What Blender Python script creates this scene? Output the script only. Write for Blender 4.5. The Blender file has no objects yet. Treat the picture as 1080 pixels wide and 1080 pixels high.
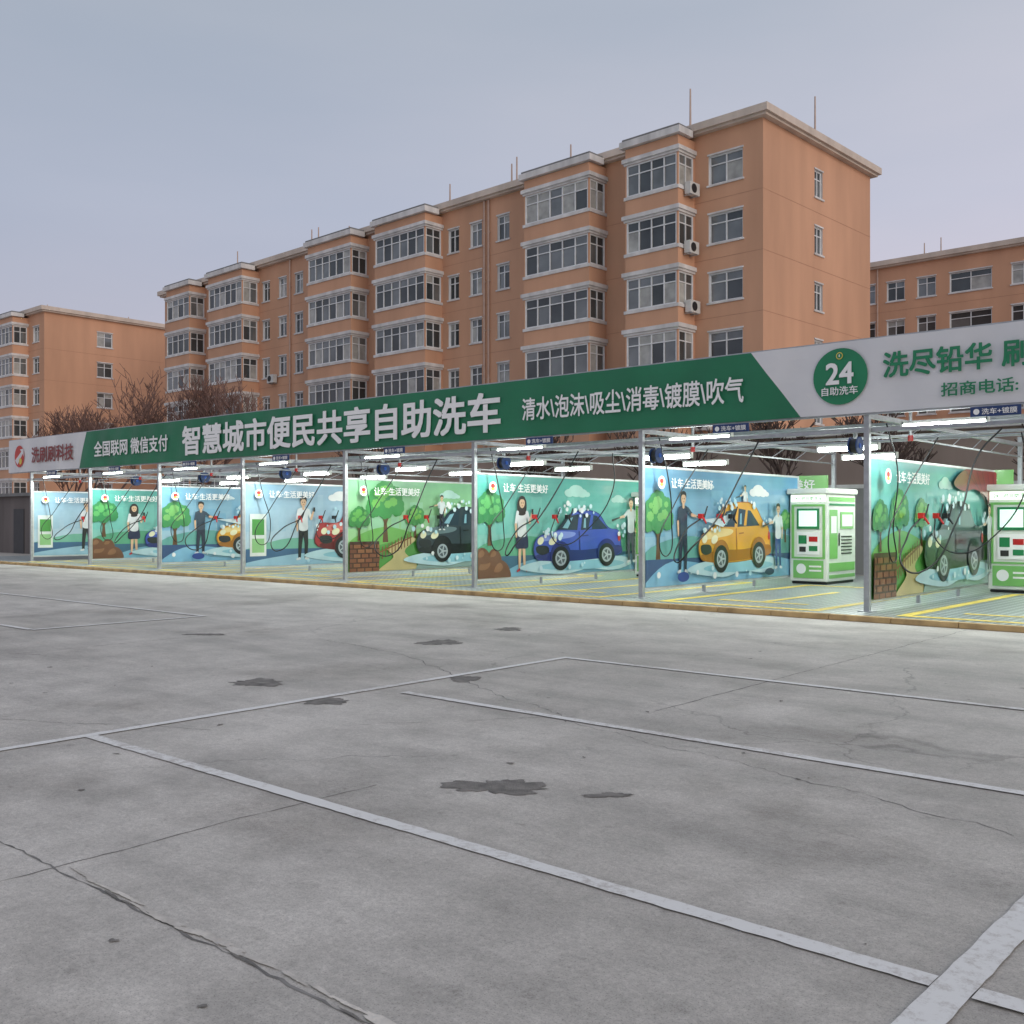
import bpy, math, random
from mathutils import Vector, Matrix
random.seed(7)
scene = bpy.context.scene
col = scene.collection
R = math.radians

# ------------------------------------------------------------------ materials
def new_mat(name):
    m = bpy.data.materials.new(name); m.use_nodes = True
    nt = m.node_tree; b = nt.nodes.get('Principled BSDF')
    return m, nt, b

def lin(h):
    h = h.lstrip('#'); o = []
    for i in (0, 2, 4):
        c = int(h[i:i+2], 16)/255
        o.append(c/12.92 if c <= .04045 else ((c+.055)/1.055)**2.4)
    return (o[0], o[1], o[2], 1)

def mat(name, c, rough=.6, metal=0, noise=.12, nscale=3, bump=0, bscale=40, coat=0, streak=False):
    m, nt, b = new_mat(name)
    b.inputs['Roughness'].default_value = rough
    b.inputs['Metallic'].default_value = metal
    if coat: b.inputs['Coat Weight'].default_value = coat; b.inputs['Coat Roughness'].default_value = .08
    tc = nt.nodes.new('ShaderNodeTexCoord')
    n = nt.nodes.new('ShaderNodeTexNoise'); n.inputs['Scale'].default_value = nscale; n.inputs['Detail'].default_value = 6
    if streak:
        mp = nt.nodes.new('ShaderNodeMapping'); mp.inputs['Scale'].default_value = (1, 1, .18)
        nt.links.new(tc.outputs['Object'], mp.inputs['Vector']); nt.links.new(mp.outputs['Vector'], n.inputs['Vector'])
    else:
        nt.links.new(tc.outputs['Object'], n.inputs['Vector'])
    r = nt.nodes.new('ShaderNodeValToRGB')
    r.color_ramp.elements[0].position = .3; r.color_ramp.elements[1].position = .7
    lo = 1-noise; hi = 1+noise*.6
    r.color_ramp.elements[0].color = (c[0]*lo, c[1]*lo, c[2]*lo, 1)
    r.color_ramp.elements[1].color = (min(c[0]*hi, 1), min(c[1]*hi, 1), min(c[2]*hi, 1), 1)
    nt.links.new(n.outputs['Fac'], r.inputs['Fac']); nt.links.new(r.outputs['Color'], b.inputs['Base Color'])
    if bump:
        n2 = nt.nodes.new('ShaderNodeTexNoise'); n2.inputs['Scale'].default_value = bscale; n2.inputs['Detail'].default_value = 4
        nt.links.new(tc.outputs['Object'], n2.inputs['Vector'])
        bp = nt.nodes.new('ShaderNodeBump'); bp.inputs['Strength'].default_value = bump; bp.inputs['Distance'].default_value = .02
        nt.links.new(n2.outputs['Fac'], bp.inputs['Height']); nt.links.new(bp.outputs['Normal'], b.inputs['Normal'])
    return m

def emis(name, c, s):
    m, nt, b = new_mat(name)
    b.inputs['Base Color'].default_value = (.9, .9, .9, 1)
    b.inputs['Emission Color'].default_value = (*c, 1); b.inputs['Emission Strength'].default_value = s
    return m

M = {}
M['orange'] = mat('wall_paint_salmon', (.60, .335, .212), .85, noise=.15, nscale=.5, bump=.15, bscale=25, streak=True)
M['orange_d'] = mat('wall_joint', (.44, .235, .15), .85)
M['trim'] = mat('trim_white', (.66, .64, .63), .7, noise=.25, nscale=1.5, streak=True)
M['cornice'] = mat('cornice_beige', (.60, .51, .44), .8, noise=.2, nscale=1, streak=True)
M['frame'] = mat('window_frame_white', (.74, .75, .76), .4)
M['roof'] = mat('roof_grey', (.2, .2, .2), .9)
M['iron'] = mat('iron_dark', (.05, .05, .055), .6)
M['pipe'] = mat('drain_pipe', (.52, .38, .31), .5)
M['g1'] = mat('glass_dark', (.085, .095, .10), .06, metal=.4, noise=.3, nscale=.6)
M['g2'] = mat('glass_mid', (.20, .215, .22), .08, metal=.4, noise=.3, nscale=.8)
M['g3'] = mat('glass_curtain', (.40, .40, .38), .12, noise=.3, nscale=2)
M['ac'] = mat('ac_white', (.6, .6, .58), .5)
M['black'] = mat('rubber_black', (.015, .015, .017), .45)
M['steel'] = mat('galvanised_steel', (.45, .47, .49), .4, metal=.6, noise=.15, nscale=8)
M['alu'] = mat('aluminium_trim', (.7, .72, .74), .3, metal=.6)
M['navy'] = mat('navy_plastic', (.02, .05, .16), .4)
M['white'] = mat('white_paint_metal', (.74, .77, .72), .3, coat=.3, noise=.04)
M['green'] = mat('green_paint_metal', (.20, .50, .14), .3, coat=.4, noise=.05)
M['dgreen'] = mat('dark_green_paint', (.02, .22, .08), .35, coat=.3, noise=.05)
M['bgreen'] = mat('banner_green', (.014, .18, .085), .5, noise=.15, nscale=.8)
M['bgreen2'] = mat('banner_green_disc', (.015, .22, .1), .5)
M['bwhite'] = mat('banner_white', (.70, .70, .72), .55, noise=.08, nscale=.8)
M['twhite'] = mat('print_white', (.88, .88, .88), .5, noise=.02)
M['tred'] = mat('print_red', (.55, .05, .04), .5)
M['tdark'] = mat('print_maroon', (.25, .04, .04), .5)
M['tblack'] = mat('print_black', (.03, .03, .03), .5)
M['red'] = mat('red_plastic', (.5, .02, .02), .35)
M['blue'] = mat('blue_plastic', (.02, .10, .45), .35)
M['wallgrey'] = mat('perimeter_render', (.36, .35, .35), .9, noise=.25, nscale=.7, streak=True)
M['wallbrown'] = mat('annex_brown', (.32, .25, .21), .9, noise=.25, nscale=.7, streak=True)
M['shed'] = mat('shed_dark', (.15, .13, .125), .9, noise=.3, nscale=.9, streak=True)
M['bark'] = mat('bark_brown', (.085, .055, .048), .9, noise=.3, nscale=8)
M['bark2'] = mat('twig_reddish', (.17, .10, .085), .9, noise=.3, nscale=3)
M['screen'] = emis('kiosk_screen', (.35, .8, .55), .8)
M['led'] = emis('led_tube', (.93, 1, .96), 30)
M['redled'] = emis('red_led', (1, .05, .03), 2.0)
M['lampG'] = emis('kiosk_header_light', (.85, 1, .8), 1.4)
M['yellow'] = mat('yellow_floor_paint', (.80, .62, .12), .6, noise=.25, nscale=4)
M['kerb'] = mat('kerb_ochre', (.52, .36, .17), .8, noise=.4, nscale=3)
M['patch'] = mat('worn_patch', (.20, .185, .17), .85, noise=.45, nscale=9, bump=.5, bscale=90)
M['patchl'] = mat('pale_patch', (.58, .54, .49), .9, noise=.3, nscale=8, bump=.4)
M['joint'] = mat('slab_joint', (.21, .20, .19), .95, noise=.5, nscale=5)

def art_mat():
    m, nt, b = new_mat('printed_vinyl')
    a = nt.nodes.new('ShaderNodeVertexColor'); a.layer_name = 'Col'
    tc = nt.nodes.new('ShaderNodeTexCoord'); n = nt.nodes.new('ShaderNodeTexNoise'); n.inputs['Scale'].default_value = 1.3; n.inputs['Detail'].default_value = 5
    nt.links.new(tc.outputs['Object'], n.inputs['Vector'])
    r = nt.nodes.new('ShaderNodeValToRGB'); r.color_ramp.elements[0].position = .3; r.color_ramp.elements[0].color = (.58, .62, .63, 1); r.color_ramp.elements[1].position = .7; r.color_ramp.elements[1].color = (.78, .80, .80, 1)
    nt.links.new(n.outputs['Fac'], r.inputs['Fac'])
    mx = nt.nodes.new('ShaderNodeMixRGB'); mx.blend_type = 'MULTIPLY'; mx.inputs['Fac'].default_value = 1
    nt.links.new(a.outputs['Color'], mx.inputs[1]); nt.links.new(r.outputs['Color'], mx.inputs[2])
    nt.links.new(mx.outputs[0], b.inputs['Base Color'])
    b.inputs['Roughness'].default_value = .28
    b.inputs['Coat Weight'].default_value = .6; b.inputs['Coat Roughness'].default_value = .1
    return m
M['art'] = art_mat()

def concrete():
    m, nt, b = new_mat('worn_concrete'); N = nt.nodes.new; L = nt.links.new
    tc = N('ShaderNodeTexCoord')
    def noise(s, d=6, r=.6, vec=None):
        n = N('ShaderNodeTexNoise'); n.inputs['Scale'].default_value = s; n.inputs['Detail'].default_value = d
        n.inputs['Roughness'].default_value = r; L(vec or tc.outputs['Object'], n.inputs['Vector']); return n
    def ramp(src, p0, c0, p1, c1):
        r = N('ShaderNodeValToRGB'); e = r.color_ramp.elements
        e[0].position = p0; e[0].color = (*c0, 1); e[1].position = p1; e[1].color = (*c1, 1)
        L(src, r.inputs['Fac']); return r
    def mixm(a, bb, f=1.0, mode='MULTIPLY'):
        x = N('ShaderNodeMixRGB'); x.blend_type = mode; x.inputs['Fac'].default_value = f
        L(a, x.inputs[1]); L(bb, x.inputs[2]); return x
    n1 = noise(.16, 5); r1 = ramp(n1.outputs['Fac'], .32, (.51, .475, .43), .68, (.66, .62, .57))
    n2 = noise(1.3, 9, .68); r2 = ramp(n2.outputs['Fac'], .3, (.72, .715, .71), .62, (1.06, 1.06, 1.06))
    n3 = noise(45, 6, .75); r3 = ramp(n3.outputs['Fac'], .3, (.74, .74, .74), .7, (1.12, 1.12, 1.12))
    n4 = noise(5.5, 8, .7); r4 = ramp(n4.outputs['Fac'], .60, (1, 1, 1), .72, (.62, .61, .60))
    mp = N('ShaderNodeMapping'); mp.inputs['Scale'].default_value = (.25, 1.6, 1); mp.inputs['Rotation'].default_value = (0, 0, .5)
    L(tc.outputs['Object'], mp.inputs['Vector'])
    n5 = noise(.9, 6, .6, mp.outputs['Vector']); r5 = ramp(n5.outputs['Fac'], .35, (.82, .82, .82), .55, (1, 1, 1))
    n6 = noise(.5, 6, .6); r6 = ramp(n6.outputs['Fac'], .54, (1, 1, 1), .66, (.76, .75, .74))
    n7 = noise(140, 3, .6); r7 = ramp(n7.outputs['Fac'], .36, (.62, .62, .62), .44, (1, 1, 1))
    n8 = noise(14, 5, .75); r8 = ramp(n8.outputs['Fac'], .3, (.86, .86, .86), .6, (1.04, 1.04, 1.04))
    nw = noise(1.1, 5); vm = N('ShaderNodeVectorMath'); vm.operation = 'MULTIPLY_ADD'
    vm.inputs[1].default_value = (1.1, 1.1, 0); L(nw.outputs['Color'], vm.inputs[0]); L(tc.outputs['Object'], vm.inputs[2])
    vo = N('ShaderNodeTexVoronoi'); vo.feature = 'DISTANCE_TO_EDGE'; vo.inputs['Scale'].default_value = .2
    L(vm.outputs['Vector'], vo.inputs['Vector'])
    rc = ramp(vo.outputs['Distance'], .0008, (.62, .62, .62), .0026, (1, 1, 1))
    nm = noise(.35, 3); rm = ramp(nm.outputs['Fac'], .46, (0, 0, 0), .58, (1, 1, 1))
    cm = N('ShaderNodeMixRGB'); L(rm.outputs['Color'], cm.inputs['Fac']); cm.inputs[1].default_value = (1, 1, 1, 1); L(rc.outputs['Color'], cm.inputs[2])
    c = mixm(r1.outputs['Color'], r2.outputs['Color']); c = mixm(c.outputs[0], r3.outputs['Color'])
    c = mixm(c.outputs[0], r4.outputs['Color'], .8)
    for q in (r5, r6, r7, r8): c = mixm(c.outputs[0], q.outputs['Color'])
    c = mixm(c.outputs[0], cm.outputs[0])
    L(c.outputs[0], b.inputs['Base Color'])
    rr = ramp(n2.outputs['Fac'], .3, (.58,)*3, .7, (.82,)*3); L(rr.outputs['Color'], b.inputs['Roughness'])
    ad = N('ShaderNodeMath'); ad.operation = 'MULTIPLY_ADD'; ad.inputs[1].default_value = .5
    L(n3.outputs['Fac'], ad.inputs[0]); L(n2.outputs['Fac'], ad.inputs[2])
    bp = N('ShaderNodeBump'); bp.inputs['Strength'].default_value = .45; bp.inputs['Distance'].default_value = .02
    L(ad.outputs[0], bp.inputs['Height']); L(bp.outputs['Normal'], b.inputs['Normal'])
    return m
M['concrete'] = concrete()

def line_paint():
    m, nt, b = new_mat('worn_line_paint'); N = nt.nodes.new; L = nt.links.new
    tc = N('ShaderNodeTexCoord')
    n = N('ShaderNodeTexNoise'); n.inputs['Scale'].default_value = 14; n.inputs['Detail'].default_value = 10; n.inputs['Roughness'].default_value = .8
    n2 = N('ShaderNodeTexNoise'); n2.inputs['Scale'].default_value = .9; n2.inputs['Detail'].default_value = 3
    L(tc.outputs['Object'], n.inputs['Vector']); L(tc.outputs['Object'], n2.inputs['Vector'])
    ma = N('ShaderNodeMath'); ma.operation = 'MULTIPLY_ADD'; ma.inputs[1].default_value = .5; L(n2.outputs['Fac'], ma.inputs[0]); L(n.outputs['Fac'], ma.inputs[2])
    r = N('ShaderNodeValToRGB'); e = r.color_ramp.elements
    e[0].position = .62; e[0].color = (.50, .47, .44, 1); e[1].position = .76; e[1].color = (.72, .71, .69, 1)
    L(ma.outputs[0], r.inputs['Fac']); L(r.outputs['Color'], b.inputs['Base Color']); b.inputs['Roughness'].default_value = .75
    return m
M['line'] = line_paint()

def grating():
    m, nt, b = new_mat('floor_grating'); N = nt.nodes.new; L = nt.links.new
    tc = N('ShaderNodeTexCoord')
    br = N('ShaderNodeTexBrick'); br.offset = 0; br.inputs['Scale'].default_value = 1
    br.inputs['Brick Width'].default_value = .16; br.inputs['Row Height'].default_value = .16; br.inputs['Mortar Size'].default_value = .035
    br.inputs['Color1'].default_value = (.09, .10, .10, 1); br.inputs['Color2'].default_value = (.13, .14, .14, 1); br.inputs['Mortar'].default_value = (.44, .48, .46, 1)
    L(tc.outputs['Object'], br.inputs['Vector']); 
    n = N('ShaderNodeTexNoise'); n.inputs['Scale'].default_value = 1.2; L(tc.outputs['Object'], n.inputs['Vector'])
    mx = N('ShaderNodeMixRGB'); mx.blend_type = 'MULTIPLY'; mx.inputs['Fac'].default_value = .3
    L(br.outputs['Color'], mx.inputs[1]); L(n.outputs['Fac'], mx.inputs[2]); L(mx.outputs[0], b.inputs['Base Color'])
    b.inputs['Roughness'].default_value = .35
    return m
M['grating'] = grating()

# ------------------------------------------------------------------ mesh builder
class MB:
    def __init__(s): s.v = []; s.f = []; s.m = []; s.slots = []; s.T = lambda x, y, z: (x, y, z)
    def _mi(s, k):
        if k not in s.slots: s.slots.append(k)
        return s.slots.index(k)
    def face(s, pts, k):
        i = len(s.v); s.v += [s.T(*p) for p in pts]; s.f.append(tuple(range(i, i+len(pts)))); s.m.append(s._mi(k))
    def box(s, x0, x1, y0, y1, z0, z1, k):
        i = len(s.v); mi = s._mi(k)
        for x in (x0, x1):
            for y in (y0, y1):
                for z in (z0, z1): s.v.append(s.T(x, y, z))
        for q in ((0, 1, 3, 2), (4, 6, 7, 5), (0, 4, 5, 1), (2, 3, 7, 6), (0, 2, 6, 4), (1, 5, 7, 3)):
            s.f.append(tuple(i+j for j in q)); s.m.append(mi)
    def tube(s, p0, p1, r0, r1, k, n=8, caps=True):
        p0 = Vector(p0); p1 = Vector(p1); d = (p1-p0)
        if d.length < 1e-6: return
        d.normalize(); a = d.orthogonal().normalized(); b = d.cross(a); i = len(s.v); mi = s._mi(k)
        for p, r in ((p0, r0), (p1, r1)):
            for j in range(n):
                t = 2*math.pi*j/n; q = p+a*(r*math.cos(t))+b*(r*math.sin(t)); s.v.append(s.T(*q))
        for j in range(n):
            s.f.append((i+j, i+(j+1) % n, i+n+(j+1) % n, i+n+j)); s.m.append(mi)
        if caps:
            s.f.append(tuple(i+j for j in range(n))[::-1]); s.m.append(mi)
            s.f.append(tuple(i+n+j for j in range(n))); s.m.append(mi)
    def build(s, name, parent=None, loc=(0, 0, 0), rotz=0, bevel=0, smooth=False):
        me = bpy.data.meshes.new(name); me.from_pydata(s.v, [], s.f)
        for k in s.slots: me.materials.append(M[k])
        for p, mi in zip(me.polygons, s.m): p.material_index = mi; p.use_smooth = smooth
        me.update()
        o = bpy.data.objects.new(name, me); col.objects.link(o); o.location = loc; o.rotation_euler = (0, 0, rotz)
        if parent: o.parent = parent
        if bevel:
            b = o.modifiers.new('bevel', 'BEVEL'); b.width = bevel; b.segments = 2; b.limit_method = 'ANGLE'
        return o

def empty(name, loc=(0, 0, 0), rotz=0):
    e = bpy.data.objects.new(name, None); e.empty_display_size = .2; col.objects.link(e); e.location = loc; e.rotation_euler = (0, 0, rotz); return e

def text(s, name, mk, center, width, height, rot, parent=None, bold=.0):
    cu = bpy.data.curves.new(name, 'FONT'); cu.body = s; cu.size = 1; cu.resolution_u = 3
    o = bpy.data.objects.new(name, cu); col.objects.link(o)
    dg = bpy.context.evaluated_depsgraph_get()
    me = bpy.data.meshes.new_from_object(o.evaluated_get(dg)); bpy.data.objects.remove(o)
    if len(me.vertices) == 0: print('EMPTY TEXT', s); return None
    xs = [v.co.x for v in me.vertices]; ys = [v.co.y for v in me.vertices]
    x0, x1, y0, y1 = min(xs), max(xs), min(ys), max(ys)
    sx = width/(x1-x0); sy = height/(y1-y0)
    vs = []; fs = []; polys = [tuple(p.vertices) for p in me.polygons]
    offs = [(0, 0)] if not bold else [(0, 0), (bold, bold), (-bold, bold), (bold, -bold), (-bold, -bold), (bold, 0), (-bold, 0), (0, bold), (0, -bold)]
    for li, (ox, oy) in enumerate(offs):
        b0 = len(vs)
        for v in me.vertices: vs.append(((v.co.x+ox-(x0+x1)/2)*sx, (v.co.y+oy-(y0+y1)/2)*sy, li*.0007))
        fs += [tuple(b0+i for i in p) for p in polys]
    m2 = bpy.data.meshes.new(name); m2.from_pydata(vs, [], fs); m2.materials.append(M[mk]); m2.update()
    ob = bpy.data.objects.new(name, m2); col.objects.link(ob); ob.location = center; ob.rotation_euler = rot
    if parent: ob.parent = parent
    return ob

# ------------------------------------------------------------------ camera
CAMH = 1.6
cam = bpy.data.cameras.new('camera'); co = bpy.data.objects.new('camera', cam); col.objects.link(co)
co.location = (0, 0, CAMH); co.rotation_euler = (R(90), 0, R(41.3))
cam.sensor_width = 36; cam.lens = 36; cam.shift_y = 8/1080; cam.clip_end = 3000
scene.camera = co

# ------------------------------------------------------------------ world & sun
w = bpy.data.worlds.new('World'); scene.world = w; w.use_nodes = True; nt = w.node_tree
bg = nt.nodes['Background']; N = nt.nodes.new; L = nt.links.new
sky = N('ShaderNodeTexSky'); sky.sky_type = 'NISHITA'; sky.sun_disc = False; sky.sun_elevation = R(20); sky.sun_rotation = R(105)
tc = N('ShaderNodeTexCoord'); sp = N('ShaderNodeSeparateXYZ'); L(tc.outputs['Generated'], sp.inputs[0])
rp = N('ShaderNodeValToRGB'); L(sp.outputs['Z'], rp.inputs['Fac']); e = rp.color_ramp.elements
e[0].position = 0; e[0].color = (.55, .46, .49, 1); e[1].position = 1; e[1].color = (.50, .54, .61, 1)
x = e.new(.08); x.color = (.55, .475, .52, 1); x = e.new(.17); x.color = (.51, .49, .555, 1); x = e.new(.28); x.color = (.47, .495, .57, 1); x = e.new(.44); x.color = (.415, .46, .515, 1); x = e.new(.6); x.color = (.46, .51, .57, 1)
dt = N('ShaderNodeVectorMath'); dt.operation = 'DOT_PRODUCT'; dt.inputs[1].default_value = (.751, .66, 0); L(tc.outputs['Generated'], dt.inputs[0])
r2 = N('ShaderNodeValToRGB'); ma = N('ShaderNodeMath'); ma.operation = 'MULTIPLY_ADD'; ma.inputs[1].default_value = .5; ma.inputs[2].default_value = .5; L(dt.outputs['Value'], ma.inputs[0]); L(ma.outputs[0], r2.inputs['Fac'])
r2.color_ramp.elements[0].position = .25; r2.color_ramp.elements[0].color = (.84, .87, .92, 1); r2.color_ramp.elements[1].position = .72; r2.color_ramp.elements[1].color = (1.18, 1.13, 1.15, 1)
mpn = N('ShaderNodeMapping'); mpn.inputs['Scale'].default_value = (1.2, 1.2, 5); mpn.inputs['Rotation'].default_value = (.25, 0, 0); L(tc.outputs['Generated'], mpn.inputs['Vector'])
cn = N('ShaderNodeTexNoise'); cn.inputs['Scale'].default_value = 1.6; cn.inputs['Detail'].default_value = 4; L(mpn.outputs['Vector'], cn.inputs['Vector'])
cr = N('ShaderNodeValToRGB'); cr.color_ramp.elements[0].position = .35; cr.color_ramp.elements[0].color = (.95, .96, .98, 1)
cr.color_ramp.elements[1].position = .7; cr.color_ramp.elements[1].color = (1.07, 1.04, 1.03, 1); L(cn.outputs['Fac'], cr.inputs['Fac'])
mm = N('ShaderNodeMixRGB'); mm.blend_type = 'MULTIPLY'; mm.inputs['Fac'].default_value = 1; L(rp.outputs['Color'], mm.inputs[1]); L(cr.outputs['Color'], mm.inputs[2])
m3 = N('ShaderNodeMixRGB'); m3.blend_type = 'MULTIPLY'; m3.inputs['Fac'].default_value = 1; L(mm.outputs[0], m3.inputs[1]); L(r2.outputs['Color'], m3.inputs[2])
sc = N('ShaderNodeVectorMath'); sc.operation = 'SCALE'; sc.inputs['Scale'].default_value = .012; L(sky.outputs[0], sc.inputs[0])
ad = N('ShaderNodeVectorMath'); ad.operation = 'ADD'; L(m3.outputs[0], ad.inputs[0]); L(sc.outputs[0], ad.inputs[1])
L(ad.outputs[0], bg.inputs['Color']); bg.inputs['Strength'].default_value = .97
sun = bpy.data.lights.new('sun', 'SUN'); so = bpy.data.objects.new('sun', sun); col.objects.link(so)
sun.energy = 1.0; sun.angle = R(45); sun.color = (1, .88, .74)
d = Vector((-1, .22, -.36)); so.rotation_euler = d.to_track_quat('-Z', 'Y').to_euler(); so.location = (20, -10, 30)
scene.view_settings.view_transform = 'Standard'; scene.view_settings.look = 'None'; scene.view_settings.exposure = 0

# ------------------------------------------------------------------ ground
g = MB(); g.face([(-900, -900, 0), (900, -900, 0), (900, 900, 0), (-900, 900, 0)], 'concrete'); g.build('ground')

def strip(mb, p0, p1, wd, k, z=.004, jit=0, step=.4):
    p0 = Vector(p0); p1 = Vector(p1); d = p1-p0; n = max(1, int(d.length/step)); t = d.normalized(); nn = Vector((-t.y, t.x))
    if not jit: n = 1
    prev = None
    for i in range(n+1):
        p = p0+d*i/n; a = p+nn*(wd/2+random.uniform(-jit, jit)); b = p-nn*(wd/2+random.uniform(-jit, jit))
        if prev: mb.face([(prev[0].x, prev[0].y, z), (a.x, a.y, z), (b.x, b.y, z), (prev[1].x, prev[1].y, z)], k)
        prev = (a, b)
lm = MB()
for li_, (p0, p1, wd) in enumerate((((-7.3, 3.62), (-1.24, 3.62), .095), ((-7.35, -6), (-7.35, 9.36), .09), ((-7.30, 9.3), (14, 9.3), .09),
                   ((-7.0, 6.45), (14, 6.45), .09), ((-1.17, -6), (-1.17, 6.4), .13), ((-15, 6.55), (-15, 9.4), .10),
                   ((-15.05, 6.55), (-30, 6.55), .10), ((-15.05, 9.35), (-24, 9.35), .10), ((-1.1, 3.62), (14, 3.62), .1))):
    strip(lm, p0, p1, wd, 'line', .007+li_*.0003, .004, .07)
lm.build('parking_line_marking')

jm = MB(); JZ = [.0015]
def wander(p0, p1, wd, amp, k='joint', step=.06):
    JZ[0] += .00015; z = JZ[0]
    p0 = Vector(p0); p1 = Vector(p1); d = p1-p0; n = int(d.length/step)+1; t = d.normalized(); nn = Vector((-t.y, t.x)); off = 0; prev = None
    for i in range(n+1):
        off = off*.9+random.uniform(-amp, amp); p = p0+d*i/n+nn*off; ww = wd*random.uniform(.2, 1.3)/2
        a = p+nn*ww; b = p-nn*ww
        if prev: jm.face([(prev[0].x, prev[0].y, z), (a.x, a.y, z), (b.x, b.y, z), (prev[1].x, prev[1].y, z)], k)
        prev = (a, b)
wander((-4.68, 1.5), (-4.68, 4.1), .009, .008)
wander((-4.75, 7.2), (-4.85, 15.5), .014, .008)
wander((-7.0, 2.15), (-2.0, 2.15), .013, .012)
wander((-9.1, 8.3), (-5.0, 6.4), .010, .03)
wander((-5.0, 6.4), (-1.5, 5.6), .007, .03)
wander((-12.5, 5.2), (-12.5, 15.5), .012, .008)
wander((-6.2, 5.1), (-5.1, 6.6), .006, .02)
wander((-9.5, 2.8), (-6.9, 4.4), .007, .03)
wander((-11.0, 8.6), (-9.1, 8.3), .010, .03)
jm.build('concrete_crack')

pm = MB(); ZP = [.0032]
def patch(x, y, rx, ry, k, rot=0, n=70, rough=.35):
    ZP[0] += .00003; z = ZP[0]
    ph = [random.uniform(0, 6.28) for _ in range(8)]; pts = []
    for i in range(n):
        t = 2*math.pi*i/n; r = 1+rough*(.4*math.sin(2*t+ph[0])+.35*math.sin(3*t+ph[1])+.25*math.sin(5*t+ph[2])+.2*math.sin(9*t+ph[3])+.18*math.sin(14*t+ph[4])+.12*math.sin(23*t+ph[5]))+random.uniform(-.05, .05)
        a = rx*r*math.cos(t); b = ry*r*math.sin(t)
        pts.append((x+a*math.cos(rot)-b*math.sin(rot), y+a*math.sin(rot)+b*math.cos(rot), z))
    pm.face(pts, k)
rt = R(41.3)
for a in ((-4.11, 4.55, .27, .17), (-7.16, 5.69, .2, .14), (-7.15, 7.42, .17, .17), (-8.5, 5.9, .26, .2), (-9.5, 9.4, .24, .3), (-3.5, 4.83, .13, .05), (-9.9, 11.2, .2, .2), (-12.6, 7.9, .25, .12)):
    patch(*a, 'patch', rt, rough=.42)
for _ in range(60):
    x = random.uniform(-12, -1.5); y = random.uniform(1.6, 12)
    if abs(y-3.62) < .12 or abs(x+7.35) < .12 or abs(y-6.45) < .12 or abs(y-9.3) < .12: continue
    s = random.uniform(.005, .026); patch(x, y, s, s*random.uniform(.4, .9), 'patch', random.uniform(0, 3), 26, .5)
xx = -4.5
while xx < -2.1:
    patch(xx, 2.17+random.uniform(-.02, .02), random.uniform(.05, .14), random.uniform(.008, .022), 'patchl', random.uniform(-.12, .12), 40, .4)
    if random.random() < .6: patch(xx+.07, 2.145+random.uniform(-.01, .01), random.uniform(.03, .08), random.uniform(.005, .012), 'patch', random.uniform(-.12, .12), 40, .4)
    xx += random.uniform(.07, .2)
pm.build('concrete_patch')

PZ = .08; YC = 15.62; XL = -44; XR = 12
pf = MB(); pf.box(XL, XR, YC+.14, 27, 0, PZ, 'grating'); pf.build('wash_bay_floor')
kb = MB(); 
x = XL
while x < XR:
    kb.box(x+.004, x+.996, YC, YC+.135, 0, PZ+.01+random.uniform(-.003, .003), 'kerb'); x += 1
kb.build('kerb', bevel=.01)

PX = [-6.76-4.47*k for k in range(-3, 8)]
ym = MB()
for X in PX:
    z = PZ+.005
    a, b = X+.75, X+3.75
    strip(ym, (a, 16.1), (a, 22.4), .2, 'yellow', z); strip(ym, (b, 16.1), (b, 22.4), .2, 'yellow', z)
    strip(ym, (a+.1, 16.2), (b-.1, 16.2), .2, 'yellow', z); strip(ym, (a+.1, 22.3), (b-.1, 22.3), .2, 'yellow', z)
    strip(ym, (a+.6, 17.2), (b-.6, 17.2), .18, 'yellow', z); strip(ym, (a+1.5, 17.35), (a+1.5, 20.5), .16, 'yellow', z)
ym.build('bay_line_marking')

# ------------------------------------------------------------------ banner
BY = 16.42; BZ0 = 3.35; BZ1 = 4.55
ban = empty('banner_sign')
bm_ = MB(); X0 = -39.6; X1 = 9.0; nx = 260; nz = 6
def wav(x, z): return BY+.012*math.sin(x*2.7+z*2)+.010*math.sin(x*6.1-z*3.0)+.006*math.sin(x*1.1)
zs = [BZ0+(BZ1-BZ0)*i/nz for i in range(nz+1)]
def seg(k, fa, fb, n):
    for i in range(n):
        for j in range(nz):
            def P(t, z):
                f = (z-BZ0)/(BZ1-BZ0); a = fa(f); b = fb(f); xx = a+(b-a)*t; return (xx, wav(xx, z), z)
            bm_.face([P(i/n, zs[j]), P((i+1)/n, zs[j]), P((i+1)/n, zs[j+1]), P(i/n, zs[j+1])], k)
seg('bwhite', lambda f: X0, lambda f: -34.0+.5*f, 24)
seg('bgreen', lambda f: -34.0+.5*f, lambda f: -7.84-.95*f, 180)
seg('bwhite', lambda f: -7.84-.95*f, lambda f: X1, 90)
bm_.build('banner_sheet', ban, smooth=True)
bf = MB(); bf.box(X0-.03, X1, BY+.05, BY+.10, BZ1-.03, BZ1+.03, 'steel'); bf.box(X0-.03, X1, BY+.05, BY+.10, BZ0-.03, BZ0+.03, 'steel')
bf.box(X0-.03, X1, BY+.05, BY+.09, 3.93, 3.97, 'steel')
xx = X0
while xx < X1:
    bf.box(xx, xx+.04, BY+.05, BY+.09, BZ0+.03, BZ1-.03, 'steel'); xx += 1.49
bf.build('banner_frame', ban)
TY = BY-.04; RF = (R(90), 0, 0)
text('智慧城市便民共享自助洗车', 'headline', 'twhite', ((-27.4-14.74)/2, TY, 3.93), 12.66, .84, RF, ban, .024)
text('清水\\泡沫\\吸尘\\消毒\\镀膜\\吹气', 'services_text', 'twhite', ((-14.1-8.92)/2, TY, 3.92), 5.18, .46, RF, ban, .014)
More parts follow.
